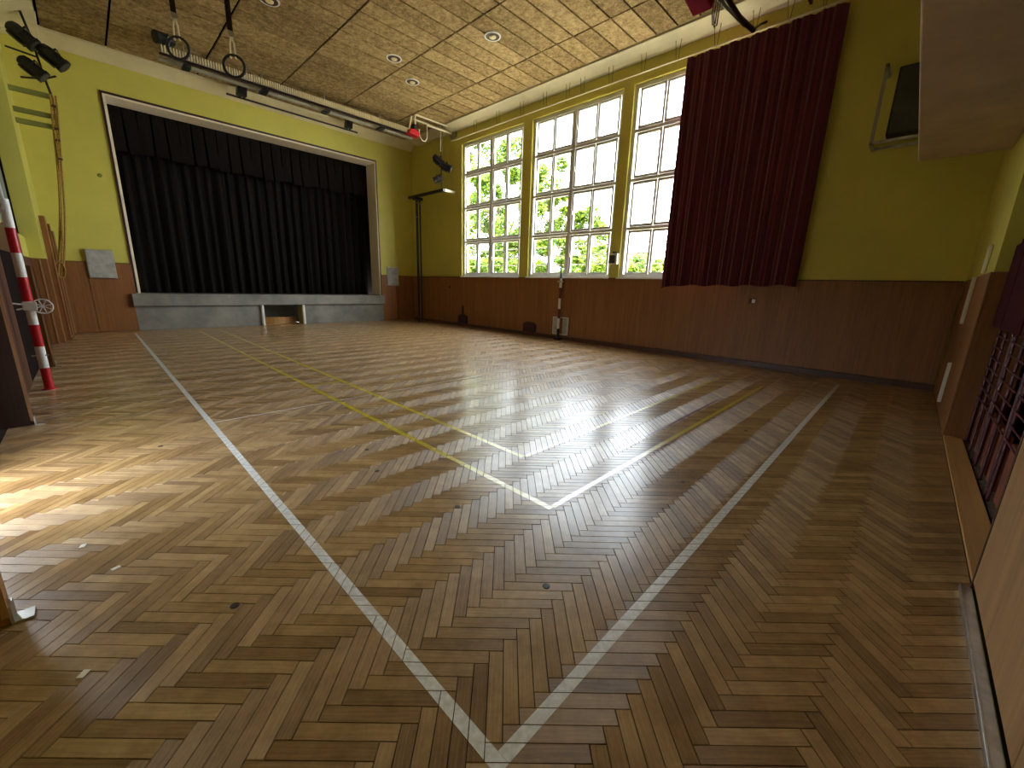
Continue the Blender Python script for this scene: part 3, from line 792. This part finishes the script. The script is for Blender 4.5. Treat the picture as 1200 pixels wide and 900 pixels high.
MB().tube([(6.0, 1.98, 4.06), (6.22, 1.98, 4.2), (XW-.005, 1.98, 4.32)], .014, 8).build('wall_stay', 'dark_tube', t)
MB().box(4.95, 5.0, 1.96, 2.0, 4.0, ZC-.001).build('hanger', 'dark_tube', t)
MB().prism([(4.52, 3.86), (4.86, 3.80), (4.90, 3.98), (4.80, 4.10), (4.55, 4.08)], 'y', 2.02, 2.22).build('motor', 'motor_maroon', t, bev=.015)
box(4.84, 4.98, 1.98, 2.1, 3.94, 4.04).build('motor_bracket', 'black_metal', t)
for dx in (0, .05): MB().tube([(4.95+dx, 2.05, 3.96), (4.94+dx, 2.05, 3.80), (4.98+dx, 2.05, 3.72), (5.04+dx, 2.05, 3.76), (5.06+dx, 2.05, 3.98)], .006, 7).build('looped_cable', 'dark_tube', t)

# downlights
labs = ['recessed ceiling downlight farthest left at the top edge', 'recessed ceiling downlight between the two others in the middle of the ceiling', 'recessed ceiling downlight farthest back, nearest the corner', 'recessed ceiling downlight nearest the windows with a broad white rim', 'recessed ceiling downlight cut by the top edge of the photo']
for (x, y), lab in zip([(2.19, 6.68), (3.98, 6.69), (4.60, 7.14), (4.62, 5.06), (3.28, 5.30)], labs):
    if lab == labs[4]: continue
    t = thing('downlight', (x, y, ZC-.02), lab, 'ceiling light', 'round recessed ceiling lights')
    MB().lathe([(.10, -.001), (.101, -.012), (.118, -.012), (.122, -.001)], (x, y, ZC), 28).build('rim', 'white_paint', t, smooth=True)
    MB().lathe([(.100, -.0105), (.052, -.0125)], (x, y, ZC), 24).build('dark_collar', 'dark_trim', t)
    MB().lathe([(.05, -.014), (.045, -.024), (.02, -.034), (.002, -.036)], (x, y, ZC), 20).build('bulb', 'lamp_glass', t, smooth=True)

# maroon window curtain, its rail and hangers
def cb(s): return 1.115-.03*(1-s)-.05*max(0, 1-s*9)+.012*math.sin(30*s)
mc = drape('y', 2.88, 1.11, 6.29, 4.145, cb, .030, [(13, .8), (29, .45), (5.3, .7)], n=420, nz=16, flare=0, seed=11, topamp=.55)
tag(mc.build('window_curtain', 'maroon_cloth', smooth=True), 'long maroon curtain drawn over the right part of the window wall', 'curtain')
t = thing('curtain_rail', (6.29, 4.5, 4.2), 'long double curtain rail on thin brackets above the windows', 'curtain rail')
MB().tube([(6.27, 1.05, 4.165), (6.27, 8.2, 4.165)], .007, 8).build('rail', 'cream_plaster', t)
MB().tube([(6.34, 1.05, 4.19), (6.34, 8.2, 4.19)], .006, 8).build('rail', 'cream_plaster', t)
for y in (1.35, 1.692, 2.06, 2.517, 3.036, 3.554, 4.109, 4.647, 4.95, 5.467, 6.04, 6.7, 7.4):
    MB().tube([(6.27, y, 4.17), (6.29, y+.04, 4.42)], .005, 5).tube([(6.34, y, 4.19), (6.29, y-.04, 4.42)], .005, 5).tube([(6.27, y, 4.17), (6.34, y, 4.19)], .005, 5).build('bracket', 'green_grey_paint', t)

# small wall things
for x0, x1, lab in ((.055, .39, 'grey mottled square cover plate left of the stage'), (5.60, 5.92, 'pale square cover plate right of the stage near the corner')):
    t = thing('cover_plate', ((x0+x1)/2, 10.1, .93), lab, 'cover plate', 'square plates beside the stage')
    box(x0, x1, 10.095, 10.127, .93, 1.39).build('plate', 'grey_plate', t, bev=.006)
    MB().box(x0-.006, x0, 10.10, 10.127, .924, 1.396).box(x1, x1+.006, 10.10, 10.127, .924, 1.396).box(x0-.006, x1+.006, 10.10, 10.127, 1.39, 1.396).box(x0-.006, x1+.006, 10.10, 10.127, .924, .93).build('frame', 'steel', t)
t = thing('wall_clock_box', (6.42, 3.86, 1.42), 'small white box with dark face on the pier between second and third window', 'control box')
box(6.38, 6.449, 3.765, 3.925, 1.42, 1.60).build('housing', 'white_plastic', t, bev=.008)
box(6.376, 6.381, 3.80, 3.915, 1.44, 1.57).build('face', 'screen_grey', t)
box(6.39, 6.44, 3.82, 3.86, 1.60, 1.63).build('cap', 'black_metal', t)
t = thing('wall_switch', (6.42, 1.6, .86), 'tiny square wall switch on the panelling below the curtain', 'switch')
box(6.415, 6.4245, 1.575, 1.655, .865, .935).build('plate', 'dark_wood', t)
box(6.410, 6.4155, 1.575, 1.615, .875, .925).build('rocker', 'white_plastic', t)
MB().lathe([(.03, 0), (.03, .012)], (0, 0, 0), 14, ROT(Vector((6.4248, 8.50, .94)), 'Y', R(-90))).build('round_knob', 'dark_trim', wr)
tag(MB().lathe([(.03, 0), (.024, .012)], (0, 0, 0), 12, ROT(Vector((.42, YS-.0, 2.60)), 'X', R(90))).build('wall_hook', 'green_grey_paint'), 'small painted hook on the yellow wall left of the stage', 'hook')
# wall speaker and its cage
t = thing('wall_speaker', (6.3, .4, 2.6), 'black wall speaker in an open metal cage, partly behind the beige bulkhead', 'speaker')
box(6.19, XW-.002, .02, .555, 2.68, 3.32).build('cabinet', 'black_metal', t, bev=.008)
box(6.18, 6.189, .04, .535, 2.70, 3.30).build('grille', 'screen_grey', t)
m = MB()
m.box(6.14, 6.17, .64, .67, 2.60, 3.36).box(6.14, XW-.001, .64, .67, 2.60, 2.63).box(6.14, XW-.001, .64, .67, 3.33, 3.36)
m.build('side_bracket', 'grey_duct', t)
for x in (6.14, 6.40): box(x, x+.022, -.05, .64, 2.605, 2.63).build('lower_rail', 'grey_plate', t)
box(6.14, 6.42, -.05, -.03, 2.605, 2.63).build('lower_rail', 'grey_plate', t)
# thin white strips on the near wall
tag(box(5.225, 5.255, YN+.0145, YN+.04, .80, 1.192).build('white_strip', 'white_plastic', bev=.004), 'upper thin white strip on the wood panelling at the right corner', 'cable duct', 'white strips at the right corner')
tag(box(5.225, 5.255, YN+.0145, YN+.04, .10, .46).build('white_strip', 'white_plastic', bev=.004), 'lower thin white strip on the wood panelling at the right corner', 'cable duct', 'white strips at the right corner')
tag(box(4.86, 4.96, YN+.001, YN+.02, 1.21, 1.42).build('junction_box', 'white_plastic', bev=.006), 'pale rectangular junction box on the yellow wall above the white strip', 'junction box')

# maroon cage trolleys in the niche
def cage(x0, x1, y, lab):
    t = thing('cage_trolley', ((x0+x1)/2, y, .08), lab, 'storage trolley', 'maroon cage trolleys in the niche')
    for x in (x0, (x0+x1)/2, x1):
        MB().tube([(x, y, .0005), (x, y, .80)], .008, 8).build('upright', 'maroon_metal', t, smooth=True)
    for k in range(7):
        z = .34+k*.072
        MB().tube([(x0, y+.010, z), (x1, y+.010, z)], .0045, 6).build('crossbar', 'maroon_metal', t)
    MB().tube([(x0, y, .80), (x0+.02, y, .84), (x0+.07, y, .86), (x1-.07, y, .86), (x1-.02, y, .84), (x1, y, .80)], .008, 8).build('top_hoop', 'maroon_metal', t, smooth=True)
    for a, b in ((x0+.02, (x0+x1)/2-.05), ((x0+x1)/2+.03, x1-.04)):
        box(a, b, y-.035, y-.012, .02, .33).build('kick_board', 'red_wood', t, bev=.004)
    for x in (x0+.05, x1-.05): MB().lathe([(.02, -.012), (.02, .012)], (0, 0, 0), 12, ROT(Vector((x, y-.06, .021)), 'X', R(90))).build('caster', 'black_metal', t)
    box(x0+.03, x1-.03, y-.30, y-.04, .045, .07).build('deck', 'dark_void', t)
cage(3.78, 4.325, -.456, 'farthest maroon cage trolley beside the wooden pier in the right niche')
cage(3.16, 3.70, -.456, 'middle maroon cage trolley of the three in the right niche')
cage(2.50, 3.08, -.456, 'nearest maroon cage trolley in the right niche beside the plywood wall')
for x0, x1, lab in ((3.62, 4.31, 'farther dark maroon mat standing on edge behind the cage trolleys'), (2.8, 3.58, 'middle dark maroon mat standing on edge behind the cage trolleys'), (2.08, 2.76, 'nearest dark maroon mat standing on edge behind the cage trolleys')):
    t = thing('gym_mat', ((x0+x1)/2, -.9, 0), lab, 'gym mat', 'maroon mats in the niche')
    box(x0, x1, -.93, -.82, .0, 1.33).build('pad', 'maroon_panel', t, bev=.015)
    box(x0-.002, x0+.010, -.935, -.815, .02, 1.31).build('piping', 'maroon_metal', t)
for x0, x1, lab in ((3.96, 4.335, 'farther dark maroon upper door leaf above the cages'), (3.3, 3.94, 'second dark maroon upper leaf above the cages'), (2.62, 3.26, 'nearest dark maroon upper leaf above the cages')):
    tag(box(x0, x1, -.43, -.412, .83, 1.365).build('shutter_leaf', 'maroon_panel', bev=.006), lab, 'shutter', 'maroon shutter leaves over the cages')

# floor plugs and scraps
plugs = [((.175, 1.347), 'dark floor plug near the lower left, left of the white line'), ((.952, .725), 'dark floor plug in the bluish reflection near the white corner'), ((1.047, 1.337), 'dark floor plug above the middle of the picture bottom'),
         ((1.05, 2.231), 'upper dark plug of the pair left of the yellow line end'), ((.955, 1.921), 'lower dark plug of the pair left of the yellow line end'), ((3.288, .724), 'dark floor plug between the yellow and right white lines'),
         ((2.092, .715), 'dark floor plug left of the right white line'), ((.165, 3.084), 'dark floor plug left of the left white line')]
for (x, y), lab in plugs:
    tag(MB().lathe([(.013, 0), (.013, .0012), (.010, .0018)], (x, y, .0004), 16).build('floor_plug', 'plug'), lab, 'floor plug', 'small dark plugs in the parquet')
for (x, y), a, lab in (((-.076, 1.823), .3, 'tiny pale paper scrap farther from the camera on the lower left floor'), ((-.154, 1.346), .9, 'tiny pale square paper scrap nearest the camera on the lower left floor'), ((-.157, 2.069), 1.3, 'tiny pale paper scrap farthest back on the left floor')):
    M = ROT(Vector((x, y, .0006)), 'Z', a)
    tag(MB().box(-.012, .012, -.008, .008, 0, .0015, M).build('paper_scrap', 'paper'), lab, 'paper scrap', 'paper scraps on the floor')

# ================================================================== OUTSIDE
struct(box(XO+.01, 60, -30, 60, -.6, -.5).build('ground', 'bounce_ground'))  # unseen ground, made pale to bounce sunlight up onto the ceiling
struct(box(-40, XL-.21, -30, 60, -.2, -.13).build('terrace', 'concrete'))
def tree(x, y, h, r, n, lab, seed, base=-.5, low=.25):
    rnd = random.Random(seed)
    t = thing('shrub' if h < 2.6 else 'tree', (x, y, base), lab, 'shrub' if h < 2.6 else 'tree', 'shrubs outside the windows' if h < 2.6 else 'trees outside the windows')
    MB().tube([(x, y, base), (x+.05, y+.05, base+h*.4), (x-.05, y+.1, base+h*.8)], [.12, .08, .03], 8).build('trunk', 'bark', t, smooth=True)
    blobs = []
    for k in range(34):
        a = rnd.uniform(0, 2*PI); rr = r*math.sqrt(rnd.random()); zz = base+h*(low+(1-low)*rnd.random())
        shrink = 1-.55*abs((zz-base)/h-.5)
        blobs.append((Vector((x+rr*shrink*math.cos(a), y+rr*shrink*math.sin(a), zz)), rnd.uniform(.22, .5)*r*.55))
    br = MB()
    for c, q in blobs[:16]:
        z0 = base+h*.35; br.tube([(x, y, z0), tuple((Vector((x, y, z0))+c)/2+Vector((0, 0, .1))), tuple(c)], [.035, .02, .008], 5)
    br.build('branches', 'bark', t)
    m = MB()
    for k in range(n):
        c, q = blobs[rnd.randrange(len(blobs))]
        d = Vector((rnd.gauss(0, 1), rnd.gauss(0, 1), rnd.gauss(0, 1))).normalized()*q*rnd.uniform(.4, 1.15)
        p = c+d
        if p.z > base+h: continue
        s = rnd.uniform(.06, .115)
        u = Vector((rnd.gauss(0, 1), rnd.gauss(0, 1), rnd.gauss(0, .6))).normalized(); v = u.orthogonal().normalized()
        w_ = u.cross(v)*.25*s
        b_ = len(m.v); m.v += [tuple(p-u*s), tuple(p+v*s*.5+w_), tuple(p+u*s), tuple(p-v*s*.5+w_)]
        m.f += [(b_, b_+1, b_+2), (b_, b_+2, b_+3)]
    o = m.build('foliage', 'leaf', t); o['kind'] = 'stuff'
tree(12.6, 16.2, 8.6, 2.3, 16000, 'tall yellow-green tree filling the left half of the first window', 1)
tree(13.0, 13.6, 7.6, 1.8, 14000, 'yellow-green tree behind the right half of the first window', 2)
tree(12.8, 11.5, 6.6, 1.4, 11000, 'bright leafy tree behind the left half of the second window', 3)
tree(13.2, 9.7, 4.4, 1.3, 9000, 'lower round tree behind the right half of the second window', 4)
tree(12.8, 8.3, 3.0, 1.1, 5000, 'low bushy tree behind the third window', 5, low=.1)
tree(12.6, 6.7, 2.7, 1.1, 5000, 'lowest bushy tree beside the maroon curtain edge', 6, low=.1)
for i, (x, y) in enumerate(((11.2, 15.4), (11.4, 13.2), (11.3, 11.2), (11.5, 9.4), (11.4, 7.7), (11.2, 6.2))):
    tree(x, y, 2.5, 1.15, 7000, ['shrub seen through the lowest panes at the far left of the first window', 'shrub seen through the lowest panes at the right of the first window', 'shrub low behind the left of the second window', 'shrub low behind the right of the second window', 'shrub low behind the left of the third window', 'shrub low behind the curtain edge'][i], 20+i, low=.05)
